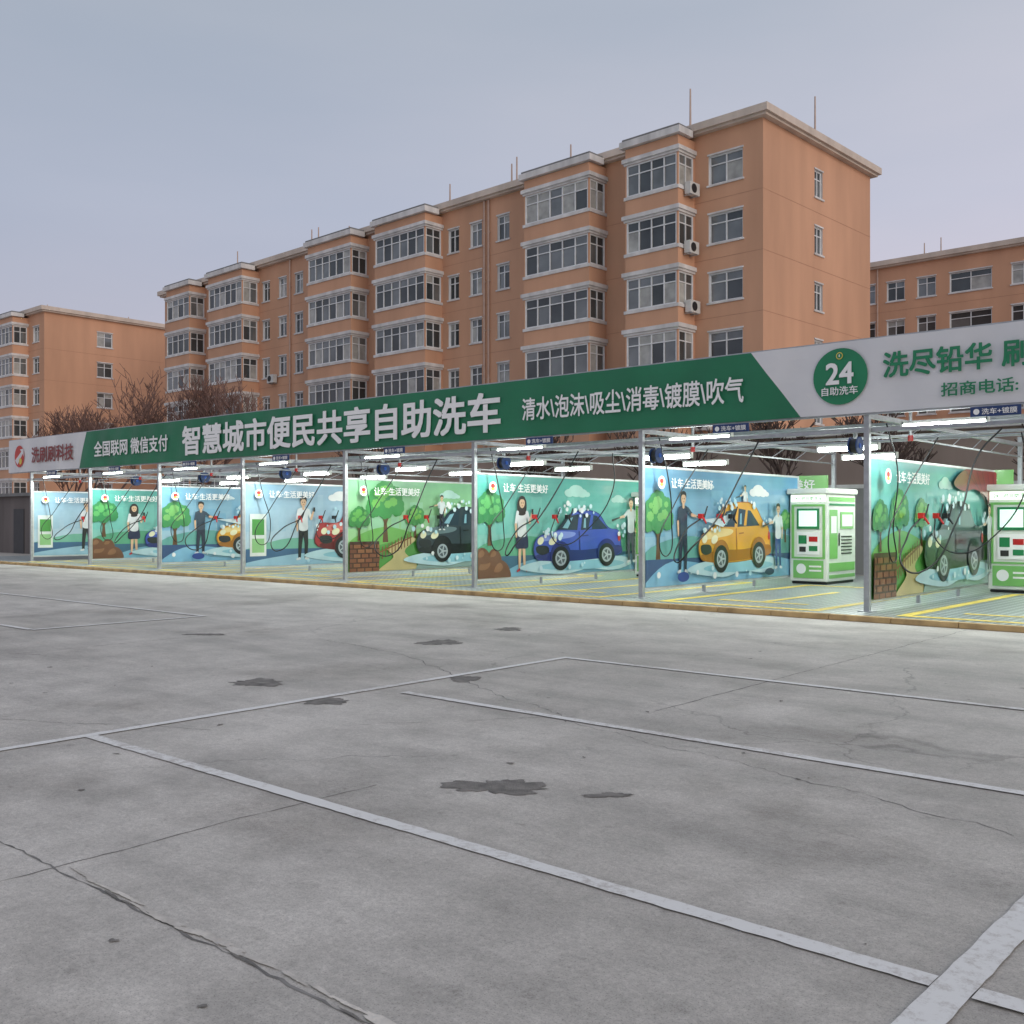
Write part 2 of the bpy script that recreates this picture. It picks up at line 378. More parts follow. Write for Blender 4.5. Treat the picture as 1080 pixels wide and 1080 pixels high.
text('全国联网 微信支付', 'payment_text', 'twhite', (-30.55, TY, 3.93), 4.6, .5, RF, ban, .018)
text('洗刷刷科技', 'company_text', 'tdark', (-35.95, TY, 3.93), 3.2, .55, RF, ban, .018)
text('洗尽铅华 刷新生活', 'slogan_text', 'bgreen2', (-4.68, TY, 4.09), 3.45, .40, RF, ban, .022)
text('招商电话: 1', 'phone_text', 'bgreen2', (-4.86, TY, 3.62), 1.28, .21, RF, ban, .014)
dm = MB()
def disc(mb, cx, cz, r, y, k, n=40, sx=1, t0=0, t1=2*math.pi):
    mb.face([(cx+sx*r*math.cos(t0+(t1-t0)*i/n), y, cz+r*math.sin(t0+(t1-t0)*i/n)) for i in range(n)], k)
disc(dm, -7.14, 3.98, .47, BY-.03, 'bgreen2')
disc(dm, -38.6, 3.93, .40, BY-.03, 'tred')
dm.face([(-38.95, BY-.034, 3.80), (-38.75, BY-.034, 3.62), (-38.3, BY-.034, 4.02), (-38.22, BY-.034, 3.9), (-38.25, BY-.034, 4.2), (-38.55, BY-.034, 4.18), (-38.42, BY-.034, 4.1)], 'bwhite')
disc(dm, -38.5, 3.75, .12, BY-.038, 'yellow')
dm.build('badge_discs', ban)
text('24', 'badge_number', 'twhite', (-7.14, TY-.01, 4.03), .46, .34, RF, ban, .022)
text('自助洗车', 'badge_text', 'twhite', (-7.14, TY-.01, 3.74), .62, .14, RF, ban, .012)
dr = MB(); disc(dr, -7.14, 4.32, .06, TY-.012, 'yellow', 20); disc(dr, -7.14, 4.32, .045, TY-.016, 'bgreen2', 20); dr.box(-7.148, -7.132, TY-.022, TY-.018, 4.30, 4.34, 'twhite'); dr.build('badge_emblem', ban)

# ------------------------------------------------------------------ canopy frame
fr = empty('steel_canopy_frame'); fm = MB(); PY = 16.6; BK = 25.4
for X in PX:
    fm.box(X-.045, X+.045, PY-.045, PY+.045, PZ, 4.3, 'steel')
    fm.box(X-.12, X+.12, PY-.12, PY+.12, PZ, PZ+.012, 'steel')
    fm.box(X-.045, X+.045, BK-.045, BK+.045, PZ, 3.5, 'steel')
    fm.box(X-.04, X+.04, PY+.046, BK-.046, 3.28, 3.36, 'steel')
    fm.box(X-.02, X+.02, PY+.046, BK-.046, 3.03, 3.06, 'steel')
    yy = 17.2
    while yy < 25:
        fm.tube((X, yy, 3.06), (X, yy+.6, 3.28), .01, .01, 'steel', 6); yy += 1.2
for Y, z in ((PY+.09, 3.05), (19.3, 3.38), (22.3, 3.38), (BK, 3.53)):
    fm.box(PX[-1]-.5, X1, Y-.035, Y+.035, z, z+.06, 'steel')
for Y, z in ((17.6, 3.2), (20.6, 3.2)):
    fm.tube((PX[-1], Y, z), (X1, Y, z), .02, .02, 'steel', 8)
fm.build('frame_members', fr)

# ------------------------------------------------------------------ printed divider art
W = 6.62; H = 2.36
def lerp(a, b, t): return tuple(a[i]+(b[i]-a[i])*t for i in range(3))+(1,)
class Art:
    def __init__(s): s.v = []; s.f = []; s.c = []; s.l = 0
    def _add(s, pts, c, adv=True):
        i = len(s.v); off = .004+s.l*.0007
        for u, v in pts: s.v.append((off, min(max(u, 0.012), W-.012), min(max(v, .012), H-.012)))
        s.f.append(tuple(range(i, i+len(pts)))); s.c.append(lin(c) if isinstance(c, str) else c)
        if adv: s.l += 1
    def poly(s, pts, c): s._add(pts, c)
    def ell(s, x, y, rx, ry, c, n=26, rot=0):
        ca, sa = math.cos(rot), math.sin(rot)
        s._add([(x+rx*math.cos(2*math.pi*i/n)*ca-ry*math.sin(2*math.pi*i/n)*sa, y+rx*math.cos(2*math.pi*i/n)*sa+ry*math.sin(2*math.pi*i/n)*ca) for i in range(n)], c)
    def blob(s, pts, c, sub=5):
        out = []; n = len(pts)
        for i in range(n):
            p0, p1, p2, p3 = pts[i-1], pts[i], pts[(i+1) % n], pts[(i+2) % n]
            for k in range(sub):
                t = k/sub
                out.append(tuple(.5*((2*p1[j])+(-p0[j]+p2[j])*t+(2*p0[j]-5*p1[j]+4*p2[j]-p3[j])*t*t+(-p0[j]+3*p1[j]-3*p2[j]+p3[j])*t**3) for j in (0, 1)))
        s._add(out, c)
    def limb(s, p0, p1, w0, w1, c):
        p0 = Vector(p0); p1 = Vector(p1); d = (p1-p0).normalized(); n = Vector((-d.y, d.x))
        pts = []
        for k in range(7):
            t = math.pi*k/6; q = p1+(n*math.cos(t)+d*math.sin(t))*w1/2; pts.append((q.x, q.y))
        for k in range(7):
            t = math.pi*k/6; q = p0+(-n*math.cos(t)-d*math.sin(t))*w0/2; pts.append((q.x, q.y))
        s._add(pts, c)
    def grad(s, c0, c1, v0, v1, n=16):
        a = lin(c0); b = lin(c1)
        for i in range(n):
            y0 = v0+(v1-v0)*i/n; y1 = v0+(v1-v0)*(i+1)/n
            s._add([(0, y0), (W, y0), (W, y1), (0, y1)], lerp(a, b, (i+.5)/n), False)
        s.l += 1
    def build(s, parent, X):
        me = bpy.data.meshes.new('printed_artwork'); me.from_pydata(s.v, [], s.f); me.materials.append(M['art'])
        ca = me.color_attributes.new('Col', 'FLOAT_COLOR', 'CORNER'); k = 0
        for p, c in zip(me.polygons, s.c):
            for _ in range(p.loop_total): ca.data[k].color = c; k += 1
        me.update(); o = bpy.data.objects.new('printed_artwork', me); col.objects.link(o)
        o.parent = parent; o.location = (.02, .06, .26); return o

def tree_art(a, u, v, h, c1='#3f9a45', c2='#6cc253', tr='#6a4a2c'):
    a.poly([(u-.06*h, v), (u+.06*h, v), (u+.03*h, v+.3*h), (u+.12*h, v+.5*h), (u, v+.4*h), (u-.12*h, v+.52*h), (u-.03*h, v+.3*h)], tr)
    rnd = random.Random(int(u*100+v*37))
    for dx, dy, r in ((-.24, .55, .14), (.24, .57, .14), (0, .75, .2), (-.17, .7, .15), (.19, .72, .15), (0, .55, .16)):
        n = 9; pts = []
        for k in range(n*4):
            t = 2*math.pi*k/(n*4); rr = r*h*(1.1+.10*abs(math.sin(n*t/2))+rnd.uniform(-.015, .015)); pts.append((u+dx*h+rr*math.cos(t), v+dy*h+rr*math.sin(t)))
        a.poly(pts, c1)
    for dx, dy, r in ((-.2, .61, .08), (.16, .64, .08), (-.02, .80, .11), (.05, .6, .07), (-.08, .70, .07), (.2, .78, .05), (-.19, .76, .05)):
        n = 7; a.poly([(u+dx*h+r*h*(1+.16*abs(math.sin(n*math.pi*k/28)))*math.cos(2*math.pi*k/28), v+dy*h+r*h*.8*(1+.16*abs(math.sin(n*math.pi*k/28)))*math.sin(2*math.pi*k/28)) for k in range(28)], c2)

def car_art(a, u, v, Lc, Hc, body, dark, light, kind='hatch'):
    P = lambda pts: [(u+x*Lc, v+y*Hc) for x, y in pts]
    a.blob([(u-.15*Lc, v+.02*Hc), (u+.05*Lc, v+.14*Hc), (u+.5*Lc, v+.16*Hc), (u+1.02*Lc, v+.16*Hc), (u+1.14*Lc, v+.02*Hc), (u+.9*Lc, v-.08*Hc), (u+.6*Lc, v-.03*Hc), (u+.3*Lc, v-.1*Hc)], '#cfeef5'); a.ell(u+.55*Lc, v+.04*Hc, .5*Lc, .08*Hc, '#9fd6e6')
    if kind == 'jeep':
        sh = [(.0, .2), (.0, .55), (.05, .62), (.24, .64), (.32, .96), (.4, 1), (.9, .98), (.97, .92), (1, .55), (.99, .2), (.5, .12)]
    elif kind == 'sedan':
        sh = [(.01, .22), (.0, .42), (.07, .56), (.24, .63), (.38, .9), (.55, .97), (.72, .92), (.84, .68), (.97, .62), (1, .38), (.97, .2), (.5, .13), (.1, .15)]
    else:
        sh = [(.01, .24), (.0, .42), (.07, .58), (.2, .66), (.31, .92), (.5, 1.0), (.74, .98), (.88, .74), (.97, .62), (1, .35), (.96, .2), (.5, .12), (.1, .15)]
    a.blob([(u+(.5+(x-.5)*1.02)*Lc, v+(.5+(y-.5)*1.035)*Hc) for x, y in sh], dark)
    a.blob(P(sh), body)
    a.blob(P([(.02, .24), (.3, .3), (.6, .3), (.98, .36), (.96, .2), (.5, .13), (.1, .15)]), dark)
    a.blob(P([(.03, .46), (.09, .56), (.24, .62), (.44, .6), (.4, .52), (.15, .47)]), light)
    if kind == 'jeep':
        a.poly(P([(.27, .64), (.34, .91), (.5, .93), (.5, .64)]), '#20303a'); a.poly(P([(.53, .64), (.53, .93), (.72, .93), (.72, .64)]), '#20303a'); a.poly(P([(.75, .64), (.75, .93), (.92, .91), (.93, .64)]), '#20303a')
        a.poly(P([(.30, .68), (.35, .86), (.4, .87), (.36, .68)]), '#7fa6b5')
        a.ell(u+1.0*Lc, v+.55*Hc, .05*Lc, .2*Hc, '#222222')
    else:
        a.poly(P([(.24, .65), (.35, .87), (.49, .92), (.47, .64)]), '#223a48'); a.poly(P([(.51, .64), (.53, .92), (.70, .89), (.84, .66)]), '#223a48')
        a.poly(P([(.30, .68), (.37, .84), (.42, .86), (.36, .67)]), '#8fc0cf'); a.poly(P([(.6, .66), (.63, .9), (.66, .9), (.64, .66)]), body)
        a.poly(P([(.54, .68), (.55, .84), (.57, .85), (.57, .68)]), '#8fc0cf')
    a.poly(P([(.495, .2), (.485, .62), (.497, .62), (.51, .2)]), dark); a.poly(P([(.53, .53), (.6, .54), (.6, .56), (.53, .55)]), dark)
    a.blob(P([(.02, .28), (.02, .38), (.13, .38), (.15, .28), (.08, .24)]), '#20262a')
    a.ell(u+.06*Lc, v+.47*Hc, .035*Lc, .06*Hc, '#fff7d0', rot=.4); a.ell(u+.19*Lc, v+.46*Hc, .045*Lc, .06*Hc, '#fff7d0', rot=.3); a.ell(u+.98*Lc, v+.5*Hc, .018*Lc, .07*Hc, '#d23a2a')
    for wx, wy in ((.28, .17), (.82, .2)):
        a.ell(u+wx*Lc, v+(wy+.05)*Hc, .115*Lc, .235*Hc, dark)
        a.ell(u+wx*Lc, v+wy*Hc, .098*Lc, .205*Hc, '#1b1c20'); a.ell(u+wx*Lc, v+wy*Hc, .062*Lc, .13*Hc, '#b9c2c8'); a.ell(u+wx*Lc, v+wy*Hc, .045*Lc, .095*Hc, '#5b646b')
        for k in range(5):
            t = k*1.2566; a.limb((u+wx*Lc, v+wy*Hc), (u+(wx+.055*math.cos(t))*Lc, v+(wy+.115*math.sin(t))*Hc), .05, .03, '#c9d0d4')
    rnd = random.Random(int(u*77+Lc*31))
    for _ in range(44):
        q = rnd.choice([0, 0, 1, 2, 3])
        if q == 0: x = rnd.gauss(.45, .14); y = rnd.gauss(1.0, .05)
        elif q == 1: x = rnd.gauss(.1, .1); y = rnd.gauss(.58, .05)
        elif q == 2: x = rnd.gauss(.5, .4); y = rnd.gauss(.02, .05)
        else: x = rnd.gauss(.95, .06); y = rnd.gauss(.68, .06)
        r = rnd.uniform(.02, .075); a.ell(u+x*Lc, v+y*Hc, r, r, rnd.choice(['#ffffff', '#dff4fb', '#c6ebf5']), 12)

def person_art(a, u, v, h, shirt, pants, hair='#1d1a1c', female=False, arm='phone', skin='#f0c39e', flip=1):
    X = lambda x, y: (u+flip*x*h, v+y*h)
    def li(p, q, w0, w1, c): a.limb(X(*p), X(*q), w0*h, w1*h, c)
    if female:
        li((-.035, .45), (-.05, .05), .07, .04, skin); li((.03, .45), (.055, .06), .07, .04, skin)
        li((-.05, .03), (-.09, .012), .035, .03, '#c92f3c'); li((.055, .04), (.10, .012), .035, .03, '#c92f3c')
        a.blob([X(-.07, .6), X(.07, .6), X(.13, .34), (X(0, .31)), X(-.13, .34)], pants)
    else:
        li((-.035, .48), (-.06, .26), .10, .075, pants); li((-.06, .27), (-.075, .04), .075, .055, pants)
        li((.04, .48), (.06, .26), .10, .075, pants); li((.06, .27), (.05, .04), .075, .055, pants)
        li((-.07, .025), (-.12, .015), .04, .035, '#f2f2f2'); li((.05, .025), (.10, .015), .04, .035, '#f2f2f2')
    a.blob([X(-.10, .8), X(-.03, .835), X(.03, .835), X(.10, .8), X(.085, .64), X(.08, .48), X(-.08, .48), X(-.085, .64)], shirt)
    li((0, .82), (0, .87), .05, .045, skin)
    if female: a.blob([X(-.085, .96), X(0, 1.01), X(.08, .96), X(.09, .84), X(.05, .76), X(-.07, .76), X(-.1, .84)], hair)
    a.ell(*X(0, .92), .055*h, .07*h, skin)
    a.blob([X(-.062, .93), X(-.06, .99), X(0, 1.015), X(.06, .99), X(.062, .93), X(.03, .965), X(-.03, .965)], hair)
    a.ell(*X(.02, .92), .007*h, .01*h, '#1a1a1a', 8); a.ell(*X(-.018, .92), .007*h, .01*h, '#1a1a1a', 8); a.ell(*X(.003, .882), .014*h, .005*h, '#b44a3a', 8)
    li((-.095, .79), (-.13, .63), .055, .05, shirt); li((-.13, .63), (-.12, .47), .045, .03, skin)
    if arm == 'phone': li((.095, .79), (.15, .66), .055, .05, shirt); li((.15, .66), (.20, .78), .045, .03, skin); a.poly([X(.19, .77), X(.23, .77), X(.23, .84), X(.19, .84)], '#222222')
    else: li((.095, .79), (.19, .72), .055, .05, shirt); li((.19, .72), (.31, .70), .045, .03, skin); li((.31, .70), (.50, .66), .02, .035, '#444444')

def skyline(a, c, base, seed, hmax=.9):
    r = random.Random(seed); u = 0
    while u < W:
        wd = r.uniform(.2, .5); h = r.uniform(.25, hmax); a.poly([(u, base), (u+wd, base), (u+wd, base+h), (u, base+h)], c); u += wd+r.uniform(0, .3)
def cloud(a, u, v, s, c='#ffffff'):
    for dx, dy, r in ((-.3, 0, .16), (0, .06, .24), (.28, 0, .17), (.5, -.03, .1)): a.ell(u+dx*s, v+dy*s, r*s*1.4, r*s*.7, c, 16)
def bricks(a, u0, u1, v0, v1):
    a.poly([(u0, v0), (u1, v0), (u1, v1), (u0, v1)], '#4b2c20'); r = random.Random(3); v = v0; k = 0
    while v < v1-.08:
        u = u0-(k % 2)*.13
        while u < u1:
            x0, x1 = max(u, u0)+.01, min(u+.24, u1)-.01
            if x1-x0 > .03: a.poly([(x0, v+.01), (x1, v+.01), (x1, v+.10), (x0, v+.10)], r.choice(['#8a5236', '#7a4730', '#96603f']))
            u += .26
        v += .12; k += 1

def art_black(lime=False):
    a = Art()
    if lime: a.grad('#b4dd98', '#93d0a0', 0, H); skyline(a, '#a6dab0', 1.1, 4, .8)
    else: a.grad('#98d8c0', '#63bdbb', 0, H); skyline(a, '#7fcbc2', 1.0, 8, .9)
    cloud(a, 3.6, 2.0, .7, '#c6ece0')
    a.blob([(0, .75), (1.2, 1.15), (2.6, .95), (4.2, 1.1), (W, .9), (W, 0), (0, 0)], '#7cc060')
    a.blob([(0, .4), (1.5, .75), (3, .7), (5, .8), (W, .65), (W, 0), (0, 0)], '#5da84c')
    tree_art(a, 1.25, .75, 1.65 if lime else 1.15, '#3f9a4c', '#7cc65c'); tree_art(a, 2.3, .85, .9, '#4a9c50', '#86c860'); tree_art(a, .35, .8, .9, '#3d8a46', '#68b054')
    a.blob([(1.0, 0), (1.5, .35), (1.3, .6), (2.0, .85), (2.3, .8), (1.9, .5), (2.3, .2), (2.2, 0)], '#d7c48a')
    for k in range(12):
        a.limb((.9+k*.11, .25+.04*k), (.9+k*.11, .55+.04*k), .035, .03, '#8a5a33')
    a.limb((.9, .45), (2.15, .88), .04, .04, '#8a5a33')
    a.poly([(2.3, 0), (W, 0), (W, .5), (2.6, .5)], '#9db6b0'); bricks(a, 0, 1.0, 0, .78)
    if not lime:
        a.blob([(3.9, 2.05), (4.6, 2.34), (5.6, 2.34), (W, 2.34), (W, .9), (6.25, 1.25), (6.0, 1.75), (5.2, 1.95), (4.5, 1.9)], '#8d2024')
        for k in range(6): a.limb((4.6+k*.35, 2.3), (5.4+k*.24, 1.98-.17*k), .05, .02, '#6a1418')
    car_art(a, 2.35, .22, 3.3, 1.5, '#34464a' if not lime else '#34434a', '#141b1e', '#6f868a', 'sedan')
    person_art(a, 5.9 if not lime else 3.2, .25 if not lime else 1.05, 1.4 if not lime else .95, '#e8eef0', '#26344a', arm='reach', flip=-1)
    if lime: person_art(a, 5.9, .25, 1.3, '#f2a53a', '#2a3e63', arm='reach', flip=-1)
    return a
def art_yellow(c0='#b8dcea', c1='#68a8d0'):
    a = Art(); a.grad(c0, c1, 0, H); skyline(a, '#88bddb', 1.0, 2, 1.0); cloud(a, 4.6, 1.95, .8); cloud(a, 2.3, 2.05, .5, '#e4f4fb')
    a.blob([(0, .7), (1.5, 1.0), (3.2, .85), (5, 1.05), (W, .8), (W, 0), (0, 0)], '#6cb0a8'); a.poly([(0, 0), (W, 0), (W, .55), (0, .55)], '#3c5a88')
    a.blob([(0, .1), (1.0, .5), (3.0, .35), (4.5, .55), (W, .3), (W, 0), (0, 0)], '#8cc6e6')
    tree_art(a, .45, .55, 1.4, '#4a9c5c', '#84c470'); tree_art(a, 5.9, .8, .8, '#52a464', '#86c474')
    person_art(a, 1.35, .25, 1.65, '#38495c', '#1e2c44', arm='reach')
    person_art(a, 3.9, 1.30, .8, '#f7f7f7', '#2a58a0', arm='reach', flip=-1)
    car_art(a, 1.95, .25, 3.1, 1.45, '#f4b02e', '#b8741c', '#ffe097')
    person_art(a, 5.35, .2, 1.5, '#e9eef2', '#24508f', arm='reach', flip=-1)
    for k in range(9): a.limb((1.9+.05*k, 1.35), (2.8+.05*k, 1.2+.03*k), .015, .04, '#e8f7fd')
    a.ell(1.2, .18, .22, .1, '#2a4a9a'); a.ell(4.9, .15, .22, .08, '#24365a')
    return a
def art_blue():
    a = Art(); a.grad('#a6dccf', '#5ab8ac', 0, H); skyline(a, '#7fccbf', 1.0, 5, .95); cloud(a, 3.6, 2.0, .9, '#bfe9df'); cloud(a, 5.4, 1.85, .6, '#bfe9df')
    a.blob([(0, .7), (1.5, .95), (3.2, .85), (5, 1.0), (W, .8), (W, 0), (0, 0)], '#5fae88'); a.poly([(0, 0), (W, 0), (W, .5), (0, .5)], '#3a6a86')
    a.blob([(.8, .1), (2.0, .4), (4.0, .3), (W, .45), (W, 0), (.8, 0)], '#84bcd4')
    for x, y, s in ((.3, .22, .42), (.75, .15, .34), (.15, .5, .26), (.55, .5, .22)): a.blob([(x-s, y-s*.5), (x-s*.7, y+s*.5), (x, y+s*.8), (x+s*.8, y+s*.4), (x+s, y-s*.5)], '#7a5138'); a.blob([(x-s*.6, y), (x-s*.4, y+s*.4), (x, y+s*.6), (x+s*.3, y+s*.3), (x, y)], '#9a6e4e')
    tree_art(a, .4, .75, 1.3, '#3d9458', '#68bc6c')
    person_art(a, 1.5, .12, 1.75, '#f3f3f5', '#20264e', '#2a1a18', True)
    car_art(a, 1.95, .15, 3.5, 1.45, '#4860c4', '#28327c', '#93a3ea', 'sedan')
    person_art(a, 5.85, .2, 1.7, '#e8ecee', '#555c66', '#2b2422', arm='reach', flip=-1); tree_art(a, 6.3, .8, .7)
    return a
def art_red(c='#b8383a', d='#701c20', l='#e88078'):
    a = Art(); a.grad('#cfe2ec', '#9cc2dc', 0, H); skyline(a, '#b0cfe2', 1.0, 11, 1.1); cloud(a, 3.4, 2.0, .9)
    a.poly([(0, 0), (W, 0), (W, .5), (0, .5)], '#466f96'); a.blob([(0, .12), (2, .35), (4, .3), (W, .45), (W, 0), (0, 0)], '#a7d0e4')
    a.blob([(0, .5), (1.5, .8), (3.2, .7), (5, .85), (W, .7), (W, .5), (0, .5)], '#7dbfa6')
    a.poly([(.15, .3), (.7, .3), (.7, 1.5), (.15, 1.5)], '#eef3ee'); a.poly([(.22, .9), (.63, .9), (.63, 1.35), (.22, 1.35)], '#58a44e'); a.poly([(.22, .4), (.63, .4), (.63, .8), (.22, .8)], '#9bcf8d')
    person_art(a, 2.0, .15, 1.85, '#f2f5f7', '#15171c', arm='phone')
    car_art(a, 2.55, .22, 3.4, 1.65, c, d, l, 'jeep'); tree_art(a, 6.25, .6, 1.0)
    return a
arts = {0: art_black, 1: art_yellow, 2: art_blue, 3: lambda: art_black(True), 4: art_red, 5: lambda: art_yellow('#c2dfea', '#7cb4d4'), 6: art_blue, 7: art_red, -1: art_yellow, -2: art_blue, -3: art_red}
for k in range(-3, 8):
    X = -6.76-4.47*k
    dv = empty('wash_bay_divider_panel', (X, PY, 0)); b = MB()
    b.box(-.015, .018, .05, .05+W+.02, .26, .26+H, 'white')
    b.box(-.02, .035, .05, .05+W+.02, .225, .26, 'alu'); b.box(-.02, .035, .05, .05+W+.02, .26+H, .295+H, 'alu')
    b.box(-.02, .035, .05+W+.02, .05+W+.06, PZ, .295+H, 'alu')
    for yy in (2.3, 4.5): b.box(-.03, .03, yy, yy+.05, PZ, .225, 'steel')
    b.build('panel_board', dv)
    a = arts[k](); a.build(dv, X); off = .02+.004+a.l*.0007+.004
    text('让车·生活更美好', 'panel_caption', 'twhite', (off, 1.6, 2.33), 1.6, .2, (R(90), 0, R(90)), dv, .014)
    q = MB(); q.face([(off, .45+.13*math.cos(t*math.pi/10), 2.33+.13*math.sin(t*math.pi/10)) for t in range(20)], 'twhite')
    q.face([(off+.002, .45+.07*math.cos(t*math.pi/10), 2.36+.05*math.sin(t*math.pi/10)) for t in range(20)], 'tred'); q.face([(off+.003, .45+.07*math.cos(t*math.pi/10), 2.29+.03*math.sin(t*math.pi/10)) for t in range(20)], 'yellow'); q.build('panel_logo', dv)
    gd = MB()
    for yy, kk in ((1.85, 'red'), (2.6, 'red'), (3.1, 'black')):
        gd.box(off, off+.10, yy-.05, yy+.05, 1.62, 1.72, kk); gd.tube((off+.1, yy, 1.58), (off+.14, yy+.1, 1.88), .02, .014, 'black'); gd.tube((off+.1, yy, 1.64), (off+.2, yy-.05, 1.52), .022, .018, kk)
    gd.build('spray_gun_holder', dv, bevel=.01)

# ------------------------------------------------------------------ hoses, reels, lights, kiosks, tags
def hose(pts, r=.016, name='wash_hose', mk='black'):
    cu = bpy.data.curves.new(name, 'CURVE'); cu.dimensions = '3D'; cu.bevel_depth = r; cu.bevel_resolution = 2; cu.resolution_u = 10
    sp = cu.splines.new('BEZIER'); sp.bezier_points.add(len(pts)-1)
    for bp_, p in zip(sp.bezier_points, pts): bp_.co = p; bp_.handle_left_type = bp_.handle_right_type = 'AUTO'
    cu.materials.append(M[mk]); o = bpy.data.objects.new(name, cu); col.objects.link(o); return o
rh = random.Random(5)
for i, X in enumerate(PX):
    kk_ = i-3
    j = lambda s=.15: rh.uniform(-s, s)
    x = X+.2
    hose([(x+1.2+j(), 18.5+j(), 3.15), (x+1.05, 18.3, 2.6+j()), (x+.7+j(), 17.9, 1.6), (x+.4+j(.1), 17.5+j(), .85+j(.2)), (x+.15, 17.3, .85+j(.1)), (x+.05, 17.7, 1.3), (x, 18.45, 1.62)])
    hose([(x, 16.9, 3.2), (x+.15, 17.0, 2.4), (x+.05, 17.2+j(), 1.5+j()), (x+.05, 17.15, .9), (x+.05, 16.85, 1.2+j()), (x+.1, 17.3, 1.9), (x+.5, 17.9, 3.0)], .012)
    if i % 2: hose([(x+1.5+j(), 19.6+j(), 3.15), (x+1.5, 19.5, 2.3), (x+1.0+j(), 19.2, 1.3+j()), (x+.5, 18.9, 1.0), (x+.15, 18.9, 1.2), (x, 19.2, 1.62)], .013)
    bmx = MB(); bmx.tube((X+.05, 18.4, 3.1), (X+.05, 18.4, 3.62), .03, .03, 'steel'); bmx.tube((X+.05, 18.4, 3.05), (X+1.6, 18.7, 3.1), .018, .012, 'steel')
    bmx.tube((X+.05, 18.4, 3.0), (X+.05, 18.4, 3.1), .05, .05, 'red'); bmx.build('swivel_boom')
    rl = empty('hose_reel', (X+3.3, 18.9, 3.0)); m1 = MB()
    m1.tube((-.09, 0, 0), (-.07, 0, 0), .17, .17, 'navy', 24); m1.tube((.07, 0, 0), (.09, 0, 0), .17, .17, 'navy', 24); m1.tube((-.07, 0, 0), (.07, 0, 0), .13, .13, 'black', 24)
    m1.tube((-.1, 0, 0), (.1, 0, 0), .05, .05, 'blue', 12); m1.box(-.03, .03, -.03, .03, .17, .3, 'steel'); m1.build('reel_drum', rl)
    tg = empty('bay_number_sign', (X+2.05, BY-.02, 3.24)); m2 = MB(); m2.box(-.36, .36, -.012, .012, -.075, .075, 'navy'); m2.build('sign_plate', tg)
    text('洗车+镀膜', 'sign_text', 'twhite', (.06, -.018, 0), .5, .09, RF, tg, .01); m3 = MB(); disc(m3, -.27, 0, .045, -.018, 'twhite', 16); m3.build('sign_number_dot', tg)
    for (lx, ly, lz, pw) in ((X+1.15, 16.85, 3.16, 60), (X+2.3, 20.9, 3.14, 72), (X+1.5, 24.0, 3.14, 55)):
        st = empty('strip_light', (lx, ly, lz)); m4 = MB(); m4.box(-.66, .66, -.05, .05, .0, .05, 'white'); m4.box(-.68, -.64, -.05, .05, -.09, .05, 'white'); m4.box(.64, .68, -.05, .05, -.09, .05, 'white'); m4.build('lamp_housing', st)
        m5 = MB(); m5.tube((-.63, 0, -.045), (.63, 0, -.045), .045, .045, 'led', 12); m5.build('lamp_tube', st)
        if kk_ >= -1:
            ar = bpy.data.lights.new('lamp', 'AREA'); ar.shape = 'RECTANGLE'; ar.size = 1.2; ar.size_y = .06; ar.energy = pw; ar.color = (.90, 1, .92)
            ao = bpy.data.objects.new('lamp_emitter', ar); col.objects.link(ao); ao.location = (0, 0, -.098); ao.parent = st
    # kiosk
    ks = empty('payment_kiosk', (X+.07, 22.75, PZ)); k1 = MB(); KW = .95; KD = 1.6; KH = 2.12
    k1.box(0, KW, 0, KD, .06, KH, 'white'); k1.box(.03, KW-.03, .03, KD-.03, 0, .06, 'black')
    k1.box(-.02, KW+.05, -.14, KD+.02, KH+.003, KH+.13, 'white'); k1.build('cabinet', ks, bevel=.04)
    k2 = MB(); k2.box(.1, KW-.1, -.014, -.002, .14, .56, 'green'); k2.box(.05, KW-.05, -.03, -.002, 1.94, 2.1, 'lampG')
    k2.box(.06, .12, -.018, -.002, .6, 1.88, 'green'); k2.box(KW-.12, KW-.06, -.018, -.002, .6, 1.88, 'green'); k2.box(.121, KW-.121, -.017, -.002, 1.83, 1.88, 'green'); k2.box(.121, KW-.121, -.017, -.002, .6, .64, 'green')
    k2.box(.2, KW-.2, -.03, -.002, 1.3, 1.78, 'dgreen'); k2.box(.25, KW-.25, -.036, -.031, 1.36, 1.73, 'screen')
    k2.box(.2, KW-.2, -.02, -.002, .7, 1.22, 'twhite'); k2.box(.24, .44, -.028, -.021, .95, 1.15, 'dgreen'); k2.box(.5, KW-.24, -.028, -.021, 1.0, 1.12, 'red'); k2.box(.5, KW-.24, -.028, -.021, .78, .9, 'dgreen'); k2.box(.26, .42, -.028, -.021, .76, .88, 'tblack')
    k2.tube((.3, -.016, .36), (.3, -.022, .36), .12, .12, 'twhite', 24); k2.box(.5, .8, -.02, -.015, .3, .34, 'twhite'); k2.box(.5, .8, -.02, -.015, .4, .44, 'twhite')
    for z0_, z1_, kx in ((.14, .22, 'green'), (.30, .50, 'green'), (1.85, 1.9, 'dgreen'), (1.95, 2.05, 'green')): k2.box(KW+.002, KW+.012, .08, KD-.08, z0_, z1_, kx)
    k2.box(KW+.002, KW+.014, .10, .52, .6, 1.75, 'green'); k2.box(KW+.015, KW+.018, .16, .46, 1.2, 1.6, 'twhite')
    for z in (.7, .78, .86, .94, 1.02, 1.1): k2.box(KW+.002, KW+.012, .75, 1.35, z, z+.03, 'tblack')
    k2.box(KW+.002, KW+.02, .7, 1.42, 1.3, 1.7, 'green'); k2.box(KW+.021, KW+.024, .76, 1.36, 1.36, 1.64, 'twhite'); k2.box(KW+.014, KW+.03, .58, .62, .9, 1.2, 'black')
    k2.build('kiosk_panels', ks)
    text('24小时自助洗车', 'kiosk_header_text', 'dgreen', (KW/2, -.034, 2.02), .7, .1, RF, ks, .01)
